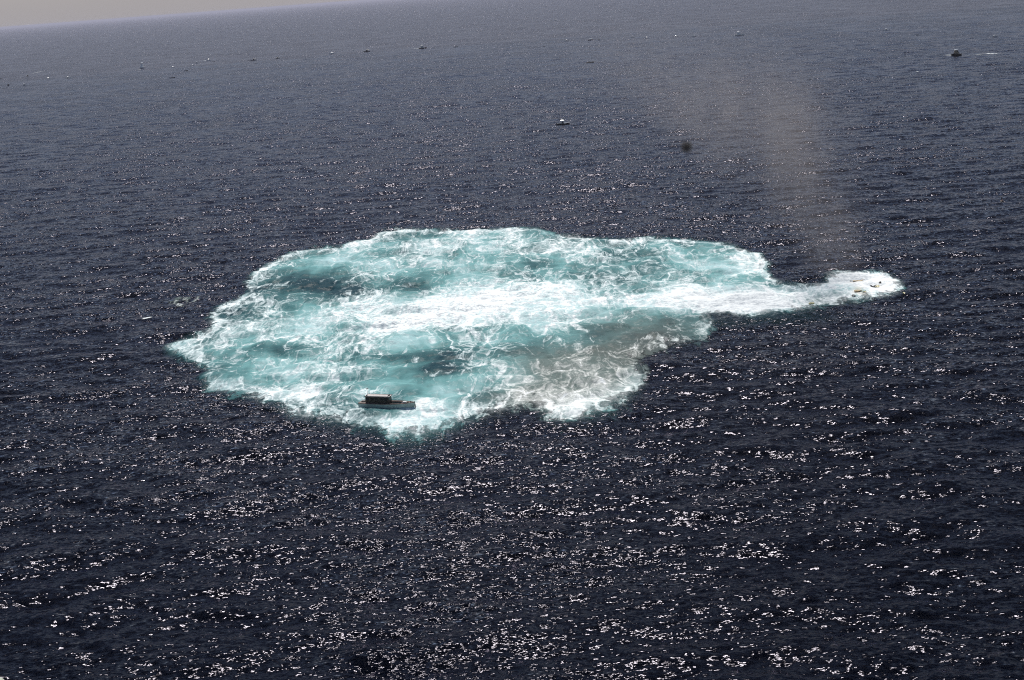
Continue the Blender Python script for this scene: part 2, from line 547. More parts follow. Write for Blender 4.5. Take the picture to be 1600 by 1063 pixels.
# wakes and whitecaps: ribbons of foam lying on the sea
def ribbon(name, pts, widths, label, cov=0.55):
    """pts are pixels of the photograph, widths in metres"""
    g_ = [ground(*q_) for q_ in pts]
    dense, wd = [], []
    for i in range(len(g_) - 1):
        n_ = max(2, int((g_[i + 1] - g_[i]).length / 1.5))
        for j in range(n_):
            t_ = j / n_
            dense.append(g_[i].lerp(g_[i + 1], t_))
            wd.append(widths[i] * (1 - t_) + widths[i + 1] * t_)
    n_, m_ = len(dense), 7
    co = np.zeros((n_, m_, 3))
    cv = np.zeros((n_, m_))
    for i in range(n_):
        d_ = (dense[min(i + 1, n_ - 1)] - dense[max(i - 1, 0)]).normalized()
        s_ = Vector((-d_.y, d_.x, 0))
        for j in range(m_):
            t_ = j / (m_ - 1) * 2 - 1
            q_ = dense[i] + s_ * wd[i] * t_
            co[i, j] = (q_.x, q_.y, height_at(q_.x, q_.y) + 0.12)
            cv[i, j] = cov * (1 - t_ * t_) * min(1, 4 * i / n_ + 0.2, 2.5 * (1 - i / n_) + 0.1)
    me_, _ = grid_mesh(name, co.reshape(-1, 3), n_, m_)
    a_ = me_.attributes.new('cover', 'FLOAT', 'POINT')
    a_.data.foreach_set('value', cv.astype(np.float32).ravel())
    me_.materials.append(M_WAKE)
    o_ = bpy.data.objects.new(name, me_)
    C.objects.link(o_)
    return tag(o_, label, 'wake', kind='stuff')


# ------------------------------------------------------------------ paints
P_HULLGREY = paint('grey_green_hull_paint', (0.38, 0.47, 0.43), 0.45, 0.25, 0.8)
P_BROWN = paint('brown_trim', (0.17, 0.10, 0.08), 0.6, 0.3, 3)
P_DECK = paint('worn_red_brown_deck', (0.20, 0.14, 0.12), 0.75, 0.35, 2)
P_CANVAS = paint('dark_brown_cabin', (0.060, 0.050, 0.032), 0.7, 0.5, 1.2)
P_ROOF = paint('faded_pink_grey_roof', (0.45, 0.40, 0.38), 0.6, 0.2, 1.5)
P_BLACK = paint('black_paint', (0.012, 0.012, 0.014), 0.55, 0.3, 2)
P_WHITE = paint('white_gelcoat', (0.86, 0.87, 0.88), 0.25, 0.06, 1)
P_OFF = paint('off_white_deck', (0.60, 0.60, 0.57), 0.6, 0.12, 1.5)
P_NAVY = paint('dark_navy_hull_paint', (0.018, 0.022, 0.035), 0.35, 0.2, 1)
P_OLIVE = paint('dark_olive_paint', (0.035, 0.04, 0.03), 0.6, 0.3, 1)
P_RED = paint('dull_red_paint', (0.22, 0.05, 0.045), 0.5, 0.2, 1)
P_METAL = paint('grey_metal', (0.35, 0.36, 0.37), 0.35, 0.2, 2, metal=0.8)
P_GLASS = paint('dark_window_glass', (0.01, 0.013, 0.016), 0.25, 0.1, 1, spec=0.3)
P_RUBBER = paint('black_rubber', (0.02, 0.02, 0.022), 0.7, 0.2, 3)
P_TAN = paint('tan_deck', (0.34, 0.27, 0.18), 0.7, 0.2, 2)
P_YELLOW = paint('yellow_float_skin', (0.64, 0.56, 0.26), 0.5, 0.3, 3)
P_ORANGE = paint('ochre_insulation', (0.58, 0.44, 0.25), 0.8, 0.4, 2)
P_SKIN = paint('skin', (0.42, 0.26, 0.18), 0.6, 0.1, 3)


# ------------------------------------------------------------------ boat pieces
def half_width(t, B, fine, stern):
    """half beam at t = 0 (stern) to 1 (bow)"""
    a = stern + (1 - stern) * math.sin(min(1, t / 0.45) * math.pi / 2)
    b = 1.0 if t < 0.45 else max(0.0, 1 - ((t - 0.45) / 0.55) ** fine)
    return B / 2 * a * b


def sheer(t, fr, rise):
    return fr * (1 + rise * max(0, t - 0.2) ** 2 / 0.64 + 0.06 * (1 - t) ** 2)


def hull_bm(L, B, fr, rise, draft, fine=2.4, stern=0.82, flare=0.84, rake=0.06, n=22):
    bm = bmesh.new()
    rings = []
    for i in range(n + 1):
        t = i / n
        w = max(half_width(t, B, fine, stern), 0.04)
        z = sheer(t, fr, rise)
        x = (t - 0.5) * L
        rk = L * rake * t ** 3
        ring = []
        for s in (-1, 1):
            side = [(x + rk, s * w, z), (x + rk * 0.65, s * w * (0.5 + 0.5 * flare) , z * 0.5), (x + rk * 0.2, s * w * flare, 0.02),
                    (x - rk * 0.2, s * w * 0.62, -draft * 0.6)]
            ring += side if s < 0 else side[::-1]
            if s < 0:
                ring.append((x - rk * 0.3, 0, -draft))
        rings.append([bm.verts.new(p_) for p_ in ring])
    for a, b in zip(rings, rings[1:]):
        for j in range(len(a) - 1):
            bm.faces.new((a[j], a[j + 1], b[j + 1], b[j]))
    bm.faces.new(rings[0])
    bm.faces.new(rings[-1][::-1])
    return bm


def deck_bm(L, B, fr, rise, drop=0.0, fine=2.4, stern=0.82, rake=0.06, inset=0.03, n=22, t0=0.0, t1=0.97):
    bm = bmesh.new()
    prev = None
    for i in range(n + 1):
        t = t0 + (t1 - t0) * i / n
        w = max(half_width(t, B, fine, stern) - inset, 0.02)
        z = sheer(t, fr, rise) - drop
        x = (t - 0.5) * L + L * rake * t ** 3
        cur = [bm.verts.new((x, s * w, z + c)) for s, c in ((-1, 0), (0, 0.06 * w), (1, 0))]
        if prev:
            bm.faces.new((prev[0], prev[1], cur[1], cur[0]))
            bm.faces.new((prev[1], prev[2], cur[2], cur[1]))
        prev = cur
    r = bmesh.ops.extrude_face_region(bm, geom=bm.faces[:])
    for v_ in r['geom']:
        if isinstance(v_, bmesh.types.BMVert):
            v_.co.z -= 0.05
    return bm


def tube(bm, pts, r, n=6, closed=False):
    pts = [Vector(p_) for p_ in pts]
    rings = []
    m_ = len(pts)
    for i, p_ in enumerate(pts):
        a = pts[(i - 1) % m_] if (closed or i > 0) else pts[0]
        b = pts[(i + 1) % m_] if (closed or i < m_ - 1) else pts[-1]
        d = (b - a).normalized()
        u = d.cross(Vector((0, 0, 1)))
        if u.length < 1e-3:
            u = Vector((1, 0, 0))
        u.normalize()
        w = d.cross(u)
        rr = r[i] if isinstance(r, (list, tuple)) else r
        rings.append([bm.verts.new(p_ + (u * math.cos(2 * math.pi * k / n) + w * math.sin(2 * math.pi * k / n)) * rr) for k in range(n)])
    pairs = list(zip(rings, rings[1:])) + ([(rings[-1], rings[0])] if closed else [])
    for a, b in pairs:
        for k in range(n):
            bm.faces.new((a[k], a[(k + 1) % n], b[(k + 1) % n], b[k]))
    if not closed:
        bm.faces.new(rings[0])
        bm.faces.new(rings[-1][::-1])
    return bm


def rail_pts(L, B, fr, rise, fine=2.4, stern=0.82, rake=0.06, up=0.0, out=0.0, t0=0.0, t1=0.985, n=18, side=1):
    res = []
    for i in range(n + 1):
        t = t0 + (t1 - t0) * i / n
        res.append(((t - 0.5) * L + L * rake * t ** 3, side * (half_width(t, B, fine, stern) + out), sheer(t, fr, rise) + up))
    return res


def rim_bm(L, B, fr, rise, r, **k):
    a = rail_pts(L, B, fr, rise, side=1, **k)
    b = rail_pts(L, B, fr, rise, side=-1, **k)
    return tube(bmesh.new(), a + b[::-1], r, 6, closed=True)


def house_bm(x0, x1, w0, w1, z0, z1, front=0.25, back=0.05, tumble=0.92, bev=0.05):
    """a cabin block: raked front at x1, narrowing upward"""
    bm = bmesh.new()
    h = z1 - z0
    lo = [(x0, -w0 / 2, z0), (x1, -w1 / 2, z0), (x1, w1 / 2, z0), (x0, w0 / 2, z0)]
    hi = [(x0 + back * h, -w0 / 2 * tumble, z1), (x1 - front * h, -w1 / 2 * tumble, z1),
          (x1 - front * h, w1 / 2 * tumble, z1), (x0 + back * h, w0 / 2 * tumble, z1)]
    a = [bm.verts.new(p_) for p_ in lo]
    b = [bm.verts.new(p_) for p_ in hi]
    bm.faces.new(a[::-1])
    bm.faces.new(b)
    for i in range(4):
        bm.faces.new((a[i], a[(i + 1) % 4], b[(i + 1) % 4], b[i]))
    if bev:
        bmesh.ops.bevel(bm, geom=bm.edges[:], offset=bev, segments=2, affect='EDGES')
    return bm


def cyl_bm(x, y, z0, z1, r0, r1, n=10):
    return tube(bmesh.new(), [(x, y, z0), (x, y, z1)], [r0, r1], n)


def posts_bm(pts, r):
    bm = bmesh.new()
    for a, b in pts:
        tube(bm, [a, b], r, 5)
    return bm


def each(name, pairs, r, mat, parent):
    for a, b in pairs:
        mesh_obj(name, tube(bmesh.new(), [a, b], r, 5), mat, parent)


# ------------------------------------------------------------------ the old workboat in the foam
def make_workboat(L):
    B, fr, rise, dr = L * 0.26, 1.10, 0.26, 0.55
    t = empty('wooden_workboat', (0, 0, 0))
    kw = dict(fine=2.7, stern=0.86, rake=0.02)
    h = mesh_obj('hull', hull_bm(L, B, fr, rise, dr, flare=0.9, **kw), P_HULLGREY, t)
    bm = hull_bm(L + 0.03, B + 0.06, 0.14, 0.1, dr + 0.02, flare=0.93, **kw)
    mesh_obj('waterline_band', bm, P_BLACK, h)
    mesh_obj('rub_rail', rim_bm(L, B, fr, rise, 0.085, **kw), P_BROWN, t)
    mesh_obj('side_deck', deck_bm(L, B, fr, rise, 0.02, t0=0.0, t1=0.30, **kw), P_DECK, t)
    # narrow walkways along each side of the well
    for s in (-1, 1):
        bm = bmesh.new()
        prev = None
        for i in range(17):
            tt = 0.25 + 0.72 * i / 16
            w = half_width(tt, B, 2.7, 0.86)
            z = sheer(tt, fr, rise) + 0.0
            x = (tt - 0.5) * L + L * 0.02 * tt ** 3
            wi = max(w - 0.42, 0.01)
            cur = [bm.verts.new((x, s * w * 0.99, z)), bm.verts.new((x, s * wi, z)), bm.verts.new((x, s * wi, z - 0.10)), bm.verts.new((x, s * w * 0.99, z - 0.10))]
            if prev:
                for k in range(4):
                    bm.faces.new((prev[k], prev[(k + 1) % 4], cur[(k + 1) % 4], cur[k]))
            prev = cur
        mesh_obj('walkway', bm, P_DECK, t)
    mesh_obj('well_deck', deck_bm(L, B, fr, rise, 0.55, inset=0.12, t0=0.03, t1=0.93, **kw), P_CANVAS, t)
    bm = tube(bmesh.new(), [(L * 0.52 + 0.02, 0, -0.4), (L * 0.522 + 0.03, 0, fr * 0.7), (L * 0.52 + 0.03, 0, fr * (1 + rise) + 0.22)], [0.08, 0.11, 0.10], 6)
    mesh_obj('stem_post', bm, P_BLACK, t)
    # cabin towards the stern
    x0, x1, cw, z0, z1 = -L * 0.38, L * 0.06, B * 0.56, fr - 0.4, fr + 1.42
    cab = mesh_obj('cabin', house_bm(x0, x1, cw, cw * 0.97, z0, z1, front=0.03, back=0.05, tumble=0.95, bev=0.03), P_CANVAS, t)
    n_ = 5
    for s in (-1, 1):
        for k in range(n_):
            xx = x0 + (x1 - x0) * (k + 0.5) / n_
            wd = (x1 - x0) / n_ * 0.34
            y = s * cw * 0.5 * 0.962
            bm = bmesh.new()
            bmesh.ops.create_cube(bm, size=1, matrix=Matrix.Translation((xx, y, fr + 0.92)) @ Matrix.Diagonal((wd * 2, 0.05, 0.5, 1)))
            mesh_obj('window', bm, P_GLASS, cab)
    bm = bmesh.new()
    bmesh.ops.create_cube(bm, size=1, matrix=Matrix.Translation((x1 - 0.03, 0, fr + 0.92)) @ Matrix.Diagonal((0.06, cw * 0.66, 0.6, 1)))
    mesh_obj('windscreen', bm, P_GLASS, cab)
    rf = house_bm(x0 - 0.18, x1 + 0.22, cw + 0.22, cw + 0.18, z1 + 0.002, z1 + 0.11, front=0.3, back=0.3, tumble=0.98, bev=0.02)
    roof = mesh_obj('roof', rf, P_ROOF, t)
    each('roof_beam', [((x0 - 0.1, s * (cw / 2 + 0.06), z1 + 0.15), (x1 + 0.15, s * (cw / 2 + 0.04), z1 + 0.15)) for s in (-1, 1)], 0.035, P_BROWN, roof)
    mast = mesh_obj('mast', cyl_bm(x0 + 0.35, -0.15, z1 + 0.1, z1 + 1.75, 0.045, 0.03), P_METAL, t)
    each('crossbar', [((x0 + 0.35, -0.6, z1 + 1.55), (x0 + 0.35, 0.3, z1 + 1.55)), ((x0 + 0.05, -0.15, z1 + 1.68), (x0 + 0.65, -0.15, z1 + 1.68))], 0.05, P_BLACK, mast)
    mesh_obj('lamp', cyl_bm(x0 + 0.3, -0.55, z1 + 0.1, z1 + 0.34, 0.12, 0.09), P_BLACK, t)
    bm = tube(bmesh.new(), [(x1 - 0.15, -cw * 0.36, z1 + 0.12), (x1 - 0.05, -cw * 0.36, z1 + 0.32), (x1 + 0.3, -cw * 0.36, z1 + 0.40)], [0.06, 0.1, 0.16], 8)
    mesh_obj('searchlight', bm, P_BLACK, t)
    for k, (ax, ay, hh) in enumerate(((x0 + 1.6, 0.3, 1.0), (x0 + 2.9, 0.5, 0.8), (x1 - 0.3, 0.4, 0.9))):
        mesh_obj('aerial', cyl_bm(ax, ay, z1 + 0.1, z1 + hh, 0.018, 0.012, 5), P_METAL, t)
    # rail stanchions at the cabin's front, hatch, anchor and rope on the foredeck
    mesh_obj('foredeck', deck_bm(L, B, fr, rise, 0.03, inset=0.2, t0=0.78, t1=0.95, **kw), P_DECK, t)
    zf = sheer(0.84, fr, rise)
    mesh_obj('hatch', house_bm(L * 0.30, L * 0.37, 0.75, 0.7, zf - 0.02, zf + 0.2, 0.1, 0.1, 0.95, 0.02), P_OFF, t)
    bm = bmesh.new()
    for k in range(3):
        tube(bm, [(L * 0.40 + 0.2 * math.cos(a_) * (1 - k * 0.1), -0.25 + 0.2 * math.sin(a_) * (1 - k * 0.1), zf + 0.08 + 0.06 * k)
                  for a_ in [i_ * math.pi / 5 for i_ in range(10)]], 0.035, 5, closed=True)
    mesh_obj('rope_coil', bm, P_TAN, t)
    mesh_obj('bollard', posts_bm([((L * 0.44, 0, zf), (L * 0.44, 0, zf + 0.35)), ((L * 0.44, -0.16, zf + 0.25), (L * 0.44, 0.16, zf + 0.25))], 0.05), P_BLACK, t)
    mesh_obj('cargo_box', house_bm(-L * 0.47, -L * 0.41, 1.1, 1.1, fr - 0.05, fr + 0.3, 0.05, 0.05, 0.95, 0.03), P_BLACK, t)
    mesh_obj('rudder', house_bm(-L * 0.5 - 0.5, -L * 0.5 - 0.01, 0.08, 0.08, -0.6, 0.35, 0, 0.2, 1, 0), P_BROWN, t)
    return t


def make_yacht(name, hullp, housep, L=14.0):
    """white flybridge motor yacht"""
    B, fr, rise = L * 0.31, L * 0.10, 0.35
    t = empty(name, (0, 0, 0))
    h = mesh_obj('hull', hull_bm(L, B, fr, rise, 0.8, rake=0.07), hullp, t)
    mesh_obj('waterline_band', hull_bm(L + 0.03, B + 0.05, 0.16, 0.1, 0.85, rake=0.07), P_BLACK, h)
    mesh_obj('deck', deck_bm(L, B, fr, rise, 0.06, rake=0.07), P_OFF, t)
    mesh_obj('rub_rail', rim_bm(L, B, fr, rise, 0.06, rake=0.07), P_METAL, t)
    c = mesh_obj('cabin', house_bm(-L * 0.26, L * 0.24, B * 0.78, B * 0.6, fr - 0.05, fr + 1.9, 1.6, 0.05, 0.9, 0.08), housep, t)
    mesh_obj('window', house_bm(-L * 0.24, L * 0.03, B * 0.79, B * 0.60, fr + 0.75, fr + 1.2, 0.75, 0.05, 0.965, 0.02), P_GLASS, c)
    f = mesh_obj('flybridge', house_bm(-L * 0.24, L * 0.10, B * 0.72, B * 0.6, fr + 1.93, fr + 2.9, 1.4, -0.1, 0.98, 0.06), housep, t)
    mesh_obj('windscreen', house_bm(-L * 0.04, L * 0.00, B * 0.60, B * 0.55, fr + 2.92, fr + 3.25, 0.9, -0.6, 0.9, 0.0), P_GLASS, f)
    pts = [((x_, s * B * 0.28, fr + 2.7), (x_ + 0.1, s * B * 0.26, fr + 4.55)) for x_ in (-L * 0.2, L * 0.0) for s in (-1, 1)]
    each('canopy_post', pts, 0.05, P_METAL, t)
    mesh_obj('canopy', house_bm(-L * 0.23, L * 0.05, B * 0.66, B * 0.6, fr + 4.55, fr + 5.15, 1.3, 1.3, 0.12, 0.02), housep, t)
    mesh_obj('mast', cyl_bm(-L * 0.12, 0, fr + 4.68, fr + 6.6, 0.06, 0.03, 6), P_METAL, t)
    for s in (-1, 1):
        bm = bmesh.new()
        top = rail_pts(L, B, fr, rise, rake=0.07, up=0.65, out=-0.1, t0=0.5, t1=0.97, side=s, n=8)
        tube(bm, top, 0.03, 5)
        for p_ in top[::2]:
            tube(bm, [p_, (p_[0], p_[1], p_[2] - 0.65)], 0.025, 4)
        mesh_obj('bow_rail', bm, P_METAL, t)
    mesh_obj('swim_platform', house_bm(-L * 0.5 - 0.9, -L * 0.5 + 0.1, B * 0.7, B * 0.75, 0.15, 0.3, 0, 0, 1, 0.03), P_OFF, t)
    return t


def make_console(name, hullp, topp, L=7.5):
    """open fishing boat with a small hard top and an outboard motor"""
    B, fr, rise = L * 0.31, 0.62, 0.45
    t = empty(name, (0, 0, 0))
    mesh_obj('hull', hull_bm(L, B, fr, rise, 0.4, rake=0.07), hullp, t)
    mesh_obj('rub_rail', rim_bm(L, B, fr, rise, 0.045, rake=0.07), P_WHITE, t)
    mesh_obj('deck', deck_bm(L, B, fr, rise, 0.28, rake=0.07, inset=0.1, t1=0.7), P_OFF, t)
    mesh_obj('foredeck', deck_bm(L, B, fr, rise, 0.0, rake=0.07, inset=0.02, t0=0.56, t1=0.975, n=12), P_WHITE, t)
    c = mesh_obj('console', house_bm(-L * 0.10, L * 0.07, 1.0, 0.9, fr - 0.3, fr + 0.95, 0.35, 0.0, 0.9, 0.04), P_NAVY, t)
    mesh_obj('windscreen', house_bm(-L * 0.02, L * 0.03, 0.86, 0.8, fr + 0.97, fr + 1.35, 0.6, -0.4, 0.9, 0.0), P_GLASS, c)
    pts = [((x_, s * 0.62, fr - 0.2), (x_, s * 0.60, fr + 1.75)) for x_ in (-L * 0.17, L * 0.06) for s in (-1, 1)]
    each('top_post', pts, 0.035, P_METAL, t)
    mesh_obj('hard_top', house_bm(-L * 0.22, L * 0.11, 1.7, 1.5, fr + 1.75, fr + 2.1, 1.5, 1.5, 0.15, 0.02), topp, t)
    mesh_obj('seat', house_bm(-L * 0.24, -L * 0.16, 1.0, 1.0, fr - 0.3, fr + 0.4, 0.05, 0.05, 0.95, 0.04), P_OFF, t)
    mesh_obj('aerial', cyl_bm(-L * 0.02, 0.5, fr + 1.85, fr + 3.4, 0.03, 0.012, 5), P_WHITE, t)
    o_ = mesh_obj('outboard_motor', house_bm(-L * 0.5 - 0.62, -L * 0.5 - 0.05, 0.42, 0.5, fr - 0.15, fr + 0.55, 0.1, 0.2, 0.85, 0.08), P_BLACK, t)
    mesh_obj('drive_leg', house_bm(-L * 0.5 - 0.5, -L * 0.5 - 0.22, 0.14, 0.14, -0.6, fr - 0.15, 0, 0, 1, 0.02), P_BLACK, o_)
    return t


def make_cruiser(name, hullp, housep, L=9.5):
    """small cabin cruiser, wheelhouse forward, open stern"""
    B, fr, rise = L * 0.32, 0.85, 0.5
    t = empty(name, (0, 0, 0))
    mesh_obj('hull', hull_bm(L, B, fr, rise, 0.5, rake=0.06), hullp, t)
    mesh_obj('rub_rail', rim_bm(L, B, fr, rise, 0.05, rake=0.06), P_WHITE if hullp != P_WHITE else P_NAVY, t)
    mesh_obj('cockpit_deck', deck_bm(L, B, fr, rise, 0.45, rake=0.06, inset=0.12, t0=0.02, t1=0.5), P_TAN, t)
    mesh_obj('foredeck', deck_bm(L, B, fr, rise, 0.0, rake=0.06, inset=0.02, t0=0.44, t1=0.975, n=14), P_OFF, t)
    c = mesh_obj('wheelhouse', house_bm(-L * 0.10, L * 0.20, B * 0.7, B * 0.55, fr - 0.3, fr + 1.75, 0.4, 0.0, 0.9, 0.06), housep, t)
    mesh_obj('window', house_bm(-L * 0.085, L * 0.185, B * 0.71, B * 0.56, fr + 0.85, fr + 1.4, 0.4, 0.0, 0.955, 0.02), P_GLASS, c)
    mesh_obj('roof', house_bm(-L * 0.17, L * 0.15, B * 0.72, B * 0.6, fr + 1.76, fr + 2.25, 1.4, 1.4, 0.15, 0.02), housep, t)
    mesh_obj('mast', cyl_bm(0, 0, fr + 1.88, fr + 3.6, 0.05, 0.03, 6), P_METAL, t)
    pts = [((x_, s * B * 0.40, fr - 0.1), (x_, s * B * 0.38, fr + 1.7)) for x_ in (-L * 0.35,) for s in (-1, 1)]
    each('awning_post', pts, 0.03, P_METAL, t)
    mesh_obj('awning', house_bm(-L * 0.38, -L * 0.18, B * 0.78, B * 0.76, fr + 1.68, fr + 2.2, 1.0, 0.6, 0.2, 0.0), housep, t)
    return t


def make_sailboat(name, L=10.0):
    B, fr, rise = L * 0.30, 0.85, 0.2
    t = empty(name, (0, 0, 0))
    mesh_obj('hull', hull_bm(L, B, fr, rise, 0.7, stern=0.55, rake=0.08), P_WHITE, t)
    mesh_obj('deck', deck_bm(L, B, fr, rise, 0.03, stern=0.55, rake=0.08), P_OFF, t)
    c = mesh_obj('cabin', house_bm(-L * 0.12, L * 0.2, B * 0.55, B * 0.35, fr - 0.02, fr + 0.55, 0.8, 0.1, 0.88, 0.06), P_WHITE, t)
    mesh_obj('window', house_bm(-L * 0.08, L * 0.17, B * 0.545, B * 0.36, fr + 0.18, fr + 0.4, 0.8, 0.1, 0.95, 0.0), P_GLASS, c)
    mesh_obj('mast', cyl_bm(L * 0.08, 0, fr, fr + L * 1.05, 0.11, 0.06, 8), P_METAL, t)
    b = mesh_obj('boom', tube(bmesh.new(), [(L * 0.08, 0, fr + 1.3), (-L * 0.35, 0, fr + 1.35)], 0.07, 6), P_METAL, t)
    mesh_obj('furled_sail', tube(bmesh.new(), [(L * 0.06, 0, fr + 1.5), (-L * 0.1, 0, fr + 1.58), (-L * 0.33, 0, fr + 1.5)], [0.2, 0.17, 0.08], 8), P_WHITE, b)
    each('stay', [((L * 0.54, 0, fr * 1.2), (L * 0.08, 0, fr + L)), ((-L * 0.49, 0, fr), (L * 0.08, 0, fr + L))], 0.02, P_METAL, t)
    return t


def make_skiff(name, hullp, L=6.0):
    """low open boat with thwarts and an outboard"""
    B, fr, rise = L * 0.3, 0.5, 0.6
    t = empty(name, (0, 0, 0))
    mesh_obj('hull', hull_bm(L, B, fr, rise, 0.25, rake=0.05), hullp, t)
    mesh_obj('gunwale', rim_bm(L, B, fr, rise, 0.05, rake=0.05), P_OLIVE, t)
    mesh_obj('deck', deck_bm(L, B, fr, rise, 0.3, inset=0.08, rake=0.05, t1=0.9), P_OLIVE, t)
    for x_ in (-L * 0.28, -L * 0.02, L * 0.2):
        mesh_obj('thwart', house_bm(x_, x_ + 0.3, B * 0.84, B * 0.8, fr - 0.22, fr - 0.12, 0, 0, 1, 0), P_TAN, t)
    mesh_obj('steering_console', house_bm(-L * 0.12, L * 0.0, 0.7, 0.6, fr - 0.25, fr + 0.85, 0.3, 0, 0.9, 0.04), P_OLIVE, t)
    mesh_obj('outboard_motor', house_bm(-L * 0.5 - 0.5, -L * 0.5 - 0.04, 0.36, 0.4, fr - 0.3, fr + 0.4, 0.1, 0.2, 0.85, 0.06), P_BLACK, t)
    return t


def make_raft(name, L=8.2):
    """rigid inflatable: fat black tubes round a grey floor"""
    t = empty(name, (0, 0, 0))
    w = 1.15
    pts = [(-L * 0.5, s_ * w, 0.35) for s_ in (1,)]
    path = [(-L * 0.5, w, 0.34), (-L * 0.2, w, 0.34), (L * 0.15, w, 0.38), (L * 0.33, w * 0.8, 0.48), (L * 0.44, w * 0.42, 0.6), (L * 0.48, 0, 0.66)]
    full = path + [(x_, -y_, z_) for x_, y_, z_ in path[-2::-1]]
    mesh_obj('inflated_tube', tube(bmesh.new(), full, 0.27, 10), P_RUBBER, t)
    mesh_obj('hull', hull_bm(L * 0.92, w * 1.9, 0.22, 0.3, 0.35, rake=0.0), P_NAVY, t)
    mesh_obj('floor', house_bm(-L * 0.46, L * 0.3, w * 1.8, w * 1.1, 0.22, 0.27, 0, 0, 1, 0), P_OLIVE, t)
    mesh_obj('steering_console', house_bm(-L * 0.22, -L * 0.12, 0.8, 0.7, 0.27, 1.25, 0.3, 0, 0.9, 0.04), P_BLACK, t)
    o_ = mesh_obj('outboard_motor', house_bm(-L * 0.5 - 0.5, -L * 0.5 + 0.05, 0.5, 0.5, 0.25, 1.0, 0.1, 0.2, 0.85, 0.08), P_BLACK, t)
    return t


def make_tug(name, L=10.0):
    B, fr, rise = L * 0.36, 1.05, 0.75
    t = empty(name, (0, 0, 0))
    h = mesh_obj('hull', hull_bm(L, B, fr, rise, 0.8, fine=3.0, rake=0.05, flare=0.78), P_BLACK, t)
    mesh_obj('fender', rim_bm(L, B, fr, rise, 0.14, fine=3.0, rake=0.05), P_RUBBER, t)
    mesh_obj('deck', deck_bm(L, B, fr, rise, 0.15, fine=3.0, rake=0.05, inset=0.1), P_DECK, t)
    c = mesh_obj('deckhouse', house_bm(-L * 0.22, L * 0.22, B * 0.62, B * 0.5, fr - 0.1, fr + 1.7, 0.15, 0, 0.95, 0.06), P_TAN, t)
    mesh_obj('window', house_bm(-L * 0.18, L * 0.215, B * 0.625, B * 0.51, fr + 0.8, fr + 1.25, 0.15, 0, 0.965, 0.0), P_GLASS, c)
    w = mesh_obj('wheelhouse', house_bm(-L * 0.10, L * 0.15, B * 0.52, B * 0.45, fr + 1.72, fr + 3.5, 0.0, 0, 0.96, 0.05), P_TAN, t)
    mesh_obj('window', house_bm(-L * 0.105, L * 0.155, B * 0.53, B * 0.46, fr + 2.5, fr + 3.15, 0.0, 0, 0.975, 0.0), P_GLASS, w)
    mesh_obj('roof', house_bm(-L * 0.14, L * 0.19, B * 0.62, B * 0.55, fr + 3.5, fr + 4.1, 1.3, 1.3, 0.3, 0.04), P_WHITE, t)
    m_ = mesh_obj('mast', cyl_bm(0, 0, fr + 3.7, fr + 7.0, 0.09, 0.05, 6), P_METAL, t)
    mesh_obj('crossbar', posts_bm([((0, -0.8, fr + 5.4), (0, 0.8, fr + 5.4))], 0.06), P_METAL, m_)
    mesh_obj('funnel', cyl_bm(-L * 0.2, 0, fr + 1.6, fr + 3.1, 0.35, 0.3, 12), P_BLACK, t)
    mesh_obj('bow_fender', tube(bmesh.new(), [(L * 0.42, -0.9, fr * 1.55), (L * 0.545, -0.3, fr * 1.6), (L * 0.545, 0.3, fr * 1.6), (L * 0.42, 0.9, fr * 1.55)], 0.2, 8), P_RUBBER, t)
    return t


def children_of(o):
    return [c for c in bpy.data.objects if c.parent == o]


def copy_tree(o, parent=None):
    c = o.copy()
    C.objects.link(c)
    c.parent = parent
    for ch in list(children_of(o)):
        copy_tree(ch, c)
    return c


# main boat: stern and bow waterline ends as they lie on the sea
a_, b_ = ground(565.5, 637.5), ground(646.5, 640.0)
wb_len = (b_ - a_).length * 1.02
wb = make_workboat(wb_len)
mid = (a_ + b_) / 2
wb.location = (mid.x, mid.y, height_at(mid.x, mid.y) + 0.16)
wb.rotation_euler = (R(-1.0), 0, math.atan2(b_.y - a_.y, b_.x - a_.x))
tag(wb, 'grey hulled wooden boat with long dark brown cabin at the near edge of the foam', 'boat')

PROTO = {}
MAKERS = {
    'motor_yacht': lambda: make_yacht('motor_yacht', P_WHITE, P_WHITE),
    'motor_yacht dark': lambda: make_yacht('motor_yacht', P_NAVY, P_OFF),
    'fishing_boat': lambda: make_console('fishing_boat', P_NAVY, P_WHITE),
    'fishing_boat white': lambda: make_console('fishing_boat', P_WHITE, P_WHITE),
    'cabin_cruiser': lambda: make_cruiser('cabin_cruiser', P_WHITE, P_WHITE),
    'cabin_cruiser dark': lambda: make_cruiser('cabin_cruiser', P_NAVY, P_OLIVE),
    'cabin_cruiser red': lambda: make_cruiser('cabin_cruiser', P_RED, P_WHITE),
    'sailboat': lambda: make_sailboat('sailboat'),
    'skiff': lambda: make_skiff('skiff', P_BLACK),
    'inflatable_raft': lambda: make_raft('inflatable_raft'),
    'tugboat': lambda: make_tug('tugboat'),
}
